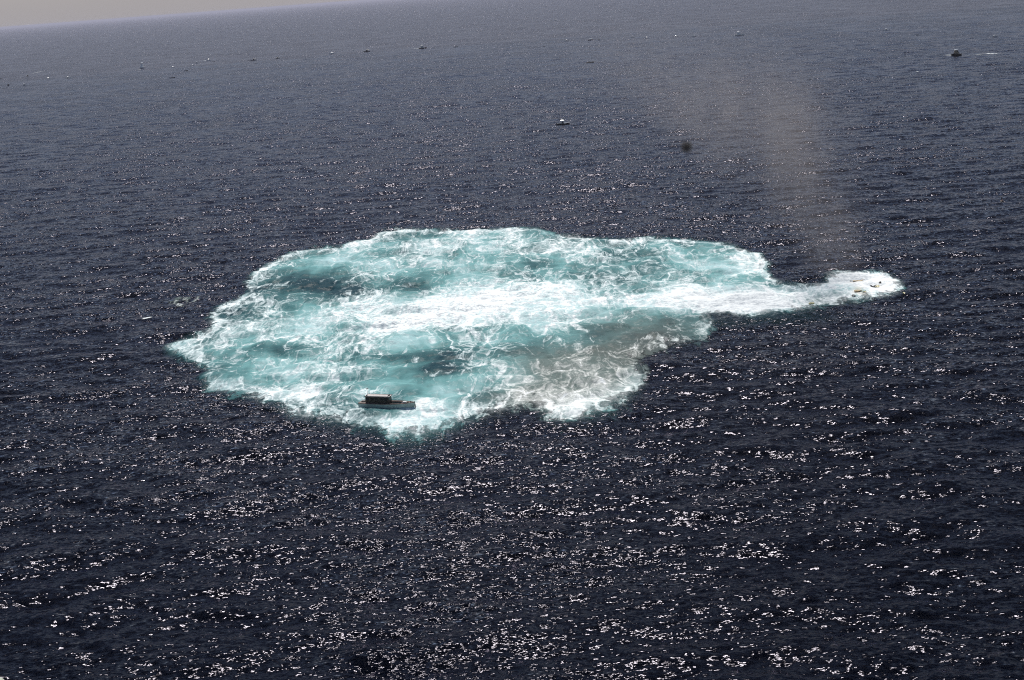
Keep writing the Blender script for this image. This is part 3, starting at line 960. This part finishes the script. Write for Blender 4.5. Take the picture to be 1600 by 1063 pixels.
# kind, pixel u, v of its waterline, heading in degrees (0 = bow to the right, 270 = bow to us), size, label, category
FLEET = [
    ('fishing_boat', 880, 194.5, -4, 1.0, 'white topped dark fishing boat with an outboard, alone in the open water behind the foam', 'fishing boat'),
    ('tugboat', 1494, 87, 222, 1.0, 'black tug with a tan wheelhouse, mast and white trailing wake', 'tug'),
    ('motor_yacht', 222, 106.5, 262, 1.4, 'tall white motor yacht seen bow on, biggest boat at the far left', 'yacht'),
    ('motor_yacht', 1155, 55.5, 4, 0.85, 'white flybridge yacht lying broadside, largest of the far boats at the right', 'yacht'),
    ('motor_yacht dark', 660.5, 76, 12, 0.86, 'dark hulled yacht with pale upperworks and a short wake behind its stern', 'yacht'),
    ('inflatable_raft', 922.5, 98, 2, 1.0, 'long black inflatable raft carrying seated people', 'raft'),
    ('cabin_cruiser', 518, 84.5, 200, 0.85, 'brightest white cruiser of the far row, dark along its waterline', 'cruiser'),
    ('cabin_cruiser dark', 573.5, 81, 172, 1.1, 'dark cabin cruiser with a tall peaked wheelhouse', 'cruiser'),
    ('cabin_cruiser dark', 396.5, 94.5, 176, 0.95, 'dark cruiser at the right end of a close dark pair', 'cruiser'),
    ('skiff', 389.5, 94.5, 4, 0.85, 'low black skiff just left of a dark cruiser', 'skiff'),
    ('fishing_boat', 399.8, 99.3, 250, 0.6, 'tiny dark fishing boat just below the dark pair', 'fishing boat'),
    ('cabin_cruiser dark', 434, 91.5, 20, 0.7, 'dull dark cruiser just below and left of a small white one', 'cruiser'),
    ('cabin_cruiser', 444.5, 84.5, 170, 0.5, 'small white cruiser just above a dull dark one', 'cruiser'),
    ('sailboat', 477.5, 92.5, 330, 0.5, 'small white sailing boat midway between two white cruisers', 'sailboat'),
    ('cabin_cruiser', 552, 78.5, 20, 0.4, 'faint little white boat left of the peaked dark cruiser', 'cruiser'),
    ('skiff', 712, 74, 8, 1.15, 'low black skiff right of the dark hulled yacht', 'skiff'),
    ('sailboat', 811, 75, 280, 0.62, 'white sailing boat with a tall mast, seen end on', 'sailboat'),
    ('skiff', 850, 73, 265, 0.9, 'tiny dark skiff end on, right of the tall masted sailing boat', 'skiff'),
    ('fishing_boat white', 885, 64.5, 190, 0.9, 'grey white fishing boat left of the white and red cruiser', 'fishing boat'),
    ('cabin_cruiser red', 922.5, 63, 210, 0.9, 'red hulled cruiser with a bright white wheelhouse', 'cruiser'),
    ('cabin_cruiser dark', 936, 63, 275, 0.75, 'dark upright little cruiser close right of the red hulled one', 'cruiser'),
    ('fishing_boat white', 988.5, 58.5, 10, 0.75, 'pale fishing boat, left one of two faint ones past the red cruiser', 'fishing boat'),
    ('fishing_boat white', 1011, 60, 355, 0.7, 'pale fishing boat, right one of two faint ones past the red cruiser', 'fishing boat'),
    ('fishing_boat white', 1055.5, 58, 175, 0.75, 'faint pale fishing boat left of the white twin tone cruiser', 'fishing boat'),
    ('cabin_cruiser', 1084, 57.5, 240, 0.75, 'white cruiser left of the large broadside yacht', 'cruiser'),
    ('skiff', 1150.5, 41.5, 275, 0.8, 'tiny dark skiff far beyond the large broadside yacht', 'skiff'),
    ('fishing_boat white', 1385, 47.5, 8, 0.9, 'low pale fishing boat left of the tug, farthest right but two', 'fishing boat'),
    ('skiff', 1433.5, 55, 160, 0.6, 'small dark skiff beyond and left of the tug', 'skiff'),
    ('cabin_cruiser', 1554.5, 57.5, 25, 0.55, 'little white cruiser beyond and right of the tug', 'cruiser'),
    ('skiff', 269.5, 122, 10, 1.15, 'low black skiff nearest to us at the far left', 'skiff'),
    ('skiff', 290.5, 111, 5, 1.0, 'dark skiff with a raised console, just above the nearest black skiff', 'skiff'),
    ('fishing_boat white', 300.5, 103, 185, 0.7, 'white fishing boat, lower left of a white pair', 'fishing boat'),
    ('cabin_cruiser', 307, 99, 260, 0.85, 'white cruiser, upper right of a white pair', 'cruiser'),
    ('fishing_boat white', 326.5, 94.5, 8, 0.9, 'white fishing boat ahead of a short white wake', 'fishing boat'),
    ('skiff', 334, 96.8, 6, 0.6, 'tiny dark skiff touching the right end of a short wake', 'skiff'),
    ('fishing_boat white', 270.5, 105.8, 15, 0.6, 'very small white boat right of the tall bow on yacht', 'fishing boat'),
    ('skiff', 368, 73.5, 0, 0.6, 'lone dark skiff above the dark pair, nearer the horizon', 'skiff'),
    ('skiff', 259, 86.3, 0, 0.7, 'faint dark skiff above the tall bow on yacht', 'skiff'),
    ('cabin_cruiser dark', 43, 119.5, 250, 0.75, 'dark cruiser at the left end of a long faint wake', 'cruiser'),
    ('cabin_cruiser dark', 13, 134, 268, 0.9, 'dark cruiser low at the left edge, seen end on', 'cruiser'),
    ('cabin_cruiser', 38, 133.5, 285, 0.75, 'pale cruiser right of the end on dark cruiser', 'cruiser'),
    ('skiff', 1, 123.8, 20, 0.9, 'dark skiff cut by the left edge of the picture', 'skiff'),
    ('fishing_boat white', 75, 123.5, 200, 0.7, 'small grey white fishing boat between the faint wake and a short foam streak', 'fishing boat'),
    ('fishing_boat white', 106.5, 122.3, 4, 1.0, 'low fishing boat with a white streak at each end', 'fishing boat'),
    ('fishing_boat white', 868, 32.5, 5, 0.7, 'farthest pale boat, near the top above the row', 'fishing boat'),
]
raft = None
for kind, u, v_, hd, sc, lab, cat in FLEET:
    base = kind.split(' ')[0]
    if kind not in PROTO:
        o = MAKERS[kind]()
        PROTO[kind] = o
    else:
        o = copy_tree(PROTO[kind])
    loc = ground(u, v_)
    o.location = (loc.x, loc.y, 0.02)
    # headings are taken relative to the line of sight
    o.rotation_euler = (0, 0, R(hd) - math.atan2(loc.x, loc.y))
    sc *= 1.03
    o.scale = (sc, sc, sc)
    tag(o, lab, cat, 'boats watching from the far water')
    if base == 'inflatable_raft':
        raft = o

# people on the raft, each one continuous mesh grown along a seated skeleton
def seated_person():
    me_ = bpy.data.meshes.new('person')
    J = {'pelvis': (0, 0, .0), 'belly': (0.03, 0, .2), 'chest': (.05, 0, .42), 'neck': (.06, 0, .58), 'head': (.08, 0, .70), 'crown': (.08, 0, .80),
         'hl': (.0, .1, .0), 'kl': (.42, .14, .05), 'fl': (.40, .14, -.38), 'tl': (.56, .15, -.40),
         'hr': (.0, -.1, .0), 'kr': (.42, -.14, .05), 'fr': (.40, -.14, -.38), 'tr': (.56, -.15, -.40),
         'sl': (.04, .19, .50), 'el': (.08, .25, .24), 'wl': (.32, .18, .14), 'sr': (.04, -.19, .50), 'er': (.08, -.25, .24), 'wr': (.32, -.18, .14)}
    rad = {'pelvis': .15, 'belly': .14, 'chest': .16, 'neck': .06, 'head': .10, 'crown': .08, 'hl': .10, 'hr': .10, 'kl': .075, 'kr': .075,
           'fl': .05, 'fr': .05, 'tl': .04, 'tr': .04, 'sl': .075, 'sr': .075, 'el': .05, 'er': .05, 'wl': .035, 'wr': .035}
    E = [('pelvis', 'belly'), ('belly', 'chest'), ('chest', 'neck'), ('neck', 'head'), ('head', 'crown'), ('pelvis', 'hl'), ('hl', 'kl'), ('kl', 'fl'), ('fl', 'tl'),
         ('pelvis', 'hr'), ('hr', 'kr'), ('kr', 'fr'), ('fr', 'tr'), ('chest', 'sl'), ('sl', 'el'), ('el', 'wl'), ('chest', 'sr'), ('sr', 'er'), ('er', 'wr')]
    names = list(J)
    me_.from_pydata([J[k] for k in names], [(names.index(a), names.index(b)) for a, b in E], [])
    o = bpy.data.objects.new('person', me_)
    C.objects.link(o)
    md = o.modifiers.new('skin', 'SKIN')
    for i, k in enumerate(names):
        me_.skin_vertices[0].data[i].radius = (rad[k], rad[k])
    me_.skin_vertices[0].data[0].use_root = True
    sb = o.modifiers.new('sub', 'SUBSURF')
    sb.levels = sb.render_levels = 1
    me_.materials.append(P_BLACK)
    return o


raft_spots = [(2.3, 0.95, -70, 'dark clothed person seated at the bow end of the black raft'),
              (0.7, -1.0, 75, 'dark clothed person on the near side tube, amidships on the black raft'),
              (-0.6, 0.95, -80, 'dark clothed person on the far side tube of the black raft'),
              (-2.9, -0.1, 5, 'dark clothed person behind the console of the black raft')]
per = None
for (x_, y_, hd, lab) in raft_spots:
    if per is None:
        per = seated_person()
        o = per
    else:
        o = per.copy()
        C.objects.link(o)
    q_ = raft.matrix_basis @ Vector((x_, y_, 0.75))
    o.location = q_
    o.rotation_euler = (0, 0, raft.rotation_euler.z + R(hd))
    tag(o, lab, 'person', 'people aboard the black raft')

# ------------------------------------------------------------------ marker float far right
loc = ground(1565.5, 314.5)
bu = empty('marker_buoy', (loc.x, loc.y, height_at(loc.x, loc.y) - 0.05))
bu.rotation_euler = (R(4), R(-6), 0)
mesh_obj('float', tube(bmesh.new(), [(0, 0, -0.5), (0, 0, -0.1), (0, 0, 0.25), (0, 0, 0.42)], [0.3, 0.72, 0.70, 0.35], 14), P_BLACK, bu)
mesh_obj('band', tube(bmesh.new(), [(0, 0, 0.42), (0, 0, 0.52)], [0.37, 0.32], 14), P_RED, bu)
mesh_obj('pole', cyl_bm(0, 0, 0.5, 1.0, 0.10, 0.08), P_BLACK, bu)
mesh_obj('topmark', tube(bmesh.new(), [(0, 0, 1.0), (0, 0, 1.2), (0, 0, 1.55)], [0.1, 0.32, 0.05], 10), P_BLACK, bu)
tag(bu, 'small dark float with a topmark, alone near the right edge', 'buoy')


# ------------------------------------------------------------------ wreckage in the tail of the foam
def scrap_bm(lx, ly, lz, seed, n=7):
    """a torn bent plank or plate"""
    r = random.Random(seed)
    bm = bmesh.new()
    prev = None
    for i in range(n + 1):
        t = i / n
        x = (t - 0.5) * lx
        w0 = ly / 2 * (0.6 + 0.5 * r.random()) * (0.35 + 0.65 * math.sin(math.pi * min(1, max(0.1, t)) ** 0.8))
        w1 = ly / 2 * (0.6 + 0.5 * r.random())
        z = lz * (0.5 + 0.5 * math.sin(t * 4 + seed)) + 0.08
        th_ = 0.07 + 0.03 * r.random()
        cur = [bm.verts.new((x, -w0, z)), bm.verts.new((x + 0.04, w1, z + 0.1 * r.random())), bm.verts.new((x + 0.04, w1, z - th_)), bm.verts.new((x, -w0, z - th_))]
        if prev:
            for k in range(4):
                bm.faces.new((prev[k], prev[(k + 1) % 4], cur[(k + 1) % 4], cur[k]))
        else:
            bm.faces.new(cur)
        prev = cur
    bm.faces.new(prev[::-1])
    return bm


for (u, v_, lx, ly, lz, hd, mat, nm, lab, cat, sd) in [
    (1333, 441.5, 1.5, 1.2, 0.5, 10, P_BLACK, 'wreck_plate', 'torn black plate at the left end of the ochre plank in the white foam', 'wreckage', 1),
    (1341, 440.5, 2.9, 1.0, 0.25, -6, P_ORANGE, 'wreck_plank', 'long ochre plank floating in the bright white foam', 'plank', 2),
    (1364, 447, 1.4, 1.3, 0.55, -35, P_BLACK, 'wreck_plate', 'black wedge shaped plate near the tip of the foam tail', 'wreckage', 3),
    (1370, 446.5, 1.5, 1.0, 0.2, 20, P_YELLOW, 'foam_slab', 'pale yellow slab beside the black wedge shaped plate', 'slab', 4),
    (1375.5, 443, 0.6, 0.7, 0.3, 50, P_BLACK, 'wreck_plate', 'smallest dark scrap, up in the smooth white foam', 'wreckage', 5),
    (1334, 465, 1.0, 0.9, 0.3, 0, P_BLACK, 'wreck_plate', 'dark scrap at the near edge of the foam tail', 'wreckage', 6),
    (1341, 456, 1.9, 2.2, 0.35, 60, P_ORANGE, 'wreck_plank', 'crumpled ochre board in the torn near side of the tail', 'plank', 7),
    (1350, 459.5, 1.1, 1.2, 0.2, 15, P_YELLOW, 'foam_slab', 'yellowish slab right of the crumpled ochre board', 'slab', 8),
    (1412, 461, 0.7, 1.0, 0.3, 30, P_YELLOW, 'foam_slab', 'pale yellow scrap outside the rounded tip of the foam', 'slab', 9)]:
    loc = ground(u, v_)
    o = mesh_obj(nm, scrap_bm(lx, ly, lz, sd), mat)
    o.location = (loc.x, loc.y, height_at(loc.x, loc.y) + 0.12)
    o.rotation_euler = (R(random.uniform(-8, 12)), R(random.uniform(-8, 8)), R(hd))
    tag(o, lab, cat, 'wreckage afloat in the foam tail')
loc = ground(1268, 474)
o = empty('life_float', (loc.x, loc.y, height_at(loc.x, loc.y) + 0.2))
mesh_obj('ring', tube(bmesh.new(), [(0.58 * math.cos(a), 0.42 * math.sin(a), 0) for a in [i * math.pi / 8 for i in range(16)]], 0.2, 8, closed=True), P_YELLOW, o, True)
mesh_obj('floor', house_bm(-0.5, 0.5, 0.7, 0.7, -0.12, -0.04, 0, 0, 1, 0), P_YELLOW, o)
tag(o, 'yellow oval float at the lower edge of the neck of foam', 'float')

# ------------------------------------------------------------------ wakes and whitecaps
ribbon('wake', [(1502, 86.8), (1515, 86.6), (1530, 85.6), (1548, 84.0), (1575, 83.2)], [0.8, 2.2, 3.5, 5.0, 6.0], 'long thin white wake streaming right from the black tug', 0.85)
ribbon('bow_wave', [(1476, 86.6), (1482, 86.6), (1489, 86.8)], [1.0, 2.4, 2.0], 'short white bow wave left of the black tug', 1.1)
ribbon('wake', [(872, 194), (862, 194.6), (850, 195.2)], [0.8, 1.6, 2.2], 'faint wake left of the white topped fishing boat', 0.7)
ribbon('wake', [(655, 76.4), (650, 76.5), (645, 76.4)], [1.5, 3.0, 3.0], 'short wake at the stern of the dark hulled yacht', 0.95)
ribbon('wake', [(214, 109.5), (218, 109.2), (222, 109)], [1.5, 3.5, 2.5], 'short white streak in front of the tall bow on yacht', 0.95)
ribbon('wake', [(323, 94.8), (319, 95.0), (316, 95.2)], [1.5, 3.5, 3.0], 'short wake behind the white fishing boat', 0.95)
ribbon('wake', [(46, 116), (58, 113.5), (70, 111), (88, 109.5)], [1.0, 4.0, 4.0, 4.0], 'long faint wake stretching right from the dark cruiser', 0.62)
ribbon('whitecap', [(86, 137), (92, 136.6), (100, 136)], [2, 4, 2], 'pale foam streak on the water at the far left', 0.75)
ribbon('whitecap', [(270, 150.8), (275, 150.4), (280, 150.2)], [1, 2.2, 1], 'white foam streak below the nearest black skiff', 0.8)
ribbon('whitecap', [(219, 501), (227, 499), (235, 497), (243, 496)], [0.5, 1.2, 1.5, 0.6], 'breaking wave crest left of the turquoise water', 0.8)
ribbon('whitecap', [(1430, 113), (1434, 112.8), (1438, 112.6)], [1, 2.2, 1], 'small foam fleck below and left of the tug', 0.7)

# ------------------------------------------------------------------ smoke over the tail, and a darker puff
sb = ground(1292, 424)


def smoke_mat(name, colr, dens, cx, cy, cz, r0, grow, lean, nscale, zmax, seed=0.0, thr=0.42, ball=False):
    g_ = NT(name)
    g_.t.nodes.remove(g_.bsdf)
    p_ = g_.pos()
    sp_ = g_.n('ShaderNodeSeparateXYZ')
    g_.put(sp_.inputs[0], p_)
    z_ = g_.m('SUBTRACT', sp_.outputs[2], cz)
    ax = g_.m('MULTIPLY', g_.m('POWER', g_.m('MAXIMUM', z_, 0.0), 1.8), lean)
    dx_ = g_.m('SUBTRACT', g_.m('SUBTRACT', sp_.outputs[0], cx), ax)
    if not ball:
        dx_ = g_.m('ADD', dx_, g_.m('MULTIPLY', g_.m('SUBTRACT', g_.noise(p_, 0.045, 3, 0.6, dims='3D'), 0.5), 26.0))
    dy_ = g_.m('SUBTRACT', sp_.outputs[1], cy)
    rr = g_.m('MULTIPLY_ADD', g_.m('ABSOLUTE', z_), grow, r0)
    d_ = g_.m('DIVIDE', g_.m('SQRT', g_.m('ADD', g_.m('MULTIPLY', dx_, dx_), g_.m('MULTIPLY', dy_, dy_))), rr)
    if ball:
        d_ = g_.m('SQRT', g_.m('ADD', g_.m('MULTIPLY', d_, d_), g_.m('POWER', g_.m('DIVIDE', z_, r0), 2.0)))
    fall = g_.step(0.0, 1.0, d_, 1.0, 0.0)
    nz = g_.noise(g_.v('MULTIPLY', g_.v('ADD', p_, (seed, 0.0, 0.0)), (1.0, 1.0, 0.45)), nscale, 4, 0.6, dims='3D')
    nn = g_.step(thr - 0.13, thr + 0.24, nz)
    up = g_.step(zmax * 0.45, zmax, z_, 1.0, 0.0)
    den = g_.m('MULTIPLY', g_.m('MULTIPLY', fall, nn), g_.m('MULTIPLY', up, dens))
    v2 = g_.n('ShaderNodeVolumePrincipled')
    v2.inputs['Color'].default_value = colr + (1,)
    g_.put(v2.inputs['Density'], den)
    g_.t.links.new(v2.outputs[0], g_.out.inputs['Volume'])
    return g_.mat


ZM = 78.0
bm = bmesh.new()
prev = None
for i in range(9):
    z_ = -0.2 + (ZM + 0.2) * i / 8
    rr = 11.0 + 0.55 * z_
    xx = -0.022 * max(z_, 0) ** 1.8
    cur = [bm.verts.new((xx + rr * math.cos(a), rr * math.sin(a), z_)) for a in [k * math.pi / 8 for k in range(16)]]
    if prev:
        for k in range(16):
            bm.faces.new((prev[k], prev[(k + 1) % 16], cur[(k + 1) % 16], cur[k]))
    else:
        bm.faces.new(cur[::-1])
    prev = cur
bm.faces.new(prev)
sm = mesh_obj('smoke', bm, smoke_mat('brown_smoke', (0.66, 0.60, 0.585), 0.027, sb.x, sb.y, 0.0, 11.0, 0.55, -0.022, 0.065, ZM, 0.0, 0.45))
sm.location = (sb.x, sb.y, 0)
tag(sm, 'thin brown smoke column rising from the water beside the foam tail and drifting left', 'smoke', kind='stuff')

far = ground(1073, 230)
t_ = 400.0 / math.hypot(far.x, far.y)
pc = Vector((far.x * t_, far.y * t_, CAM_H * (1 - t_)))
bm = bmesh.new()
bmesh.ops.create_icosphere(bm, subdivisions=3, radius=2.6, matrix=Matrix.Diagonal((1.0, 1.0, 0.85, 1)))
pf = mesh_obj('smoke_puff', bm, smoke_mat('dark_smoke', (0.10, 0.09, 0.08), 1.5, pc.x, pc.y, pc.z, 2.2, 0.0, 0.0, 0.5, 6.0, 7.0, 0.30, True))
pf.location = pc
tag(pf, 'small dark smudge of smoke hanging left of the brown column', 'smoke', kind='stuff')

# ------------------------------------------------------------------ the tip of the aircraft's landing skid at the lower left corner
d_ = CAM_M @ Vector(((-3 - 800) / F_PX, -(1068 - 531.5) / F_PX, -1))
tip = Vector((0, 0, CAM_H)) + d_.normalized() * 3.2
P_SKID = paint('grey_green_skid_paint', (0.42, 0.45, 0.36), 0.5, 0.15, 6)
sk = empty('landing_skid', tip)
mesh_obj('runner', tube(bmesh.new(), [(0, 0, 0.0), (-0.002, -0.02, -0.003), (-0.01, -0.12, -0.045), (-0.03, -0.35, -0.12), (-0.05, -0.7, -0.17), (-0.05, -1.4, -0.18), (-0.05, -5.6, -0.18)],
                        [0.016, 0.024, 0.03, 0.035, 0.038, 0.038, 0.038], 16), P_SKID, sk, True)
for yy in (-3.7, -4.9):
    mesh_obj('strut', tube(bmesh.new(), [(-0.05, yy, -0.16), (0.05, yy, 0.25), (0.35, yy, 0.7), (0.9, yy, 1.0)], 0.033, 12), P_SKID, sk, True)
tag(sk, 'pale grey green end of an aircraft landing skid in the lower left corner', 'landing skid')


# ------------------------------------------------------------------ air
g = NT('air')
g.t.nodes.remove(g.bsdf)
vol = g.n('ShaderNodeVolumePrincipled')
vol.inputs['Color'].default_value = (0.79, 0.77, 0.92, 1)
vol.inputs['Density'].default_value = 3.0e-5
vol.inputs['Anisotropy'].default_value = 0.0
g.t.links.new(vol.outputs[0], g.out.inputs['Volume'])
bm = bmesh.new()
bmesh.ops.create_cube(bm, size=1.0)
for v_ in bm.verts:
    v_.co = Vector((v_.co.x * 640000, v_.co.y * 640000, (CAM_H + 6) if v_.co.z > 0 else -4.0))
haze = mesh_obj('haze', bm, g.mat)
tag(haze, 'thin pale haze over the sea', 'haze', kind='stuff')
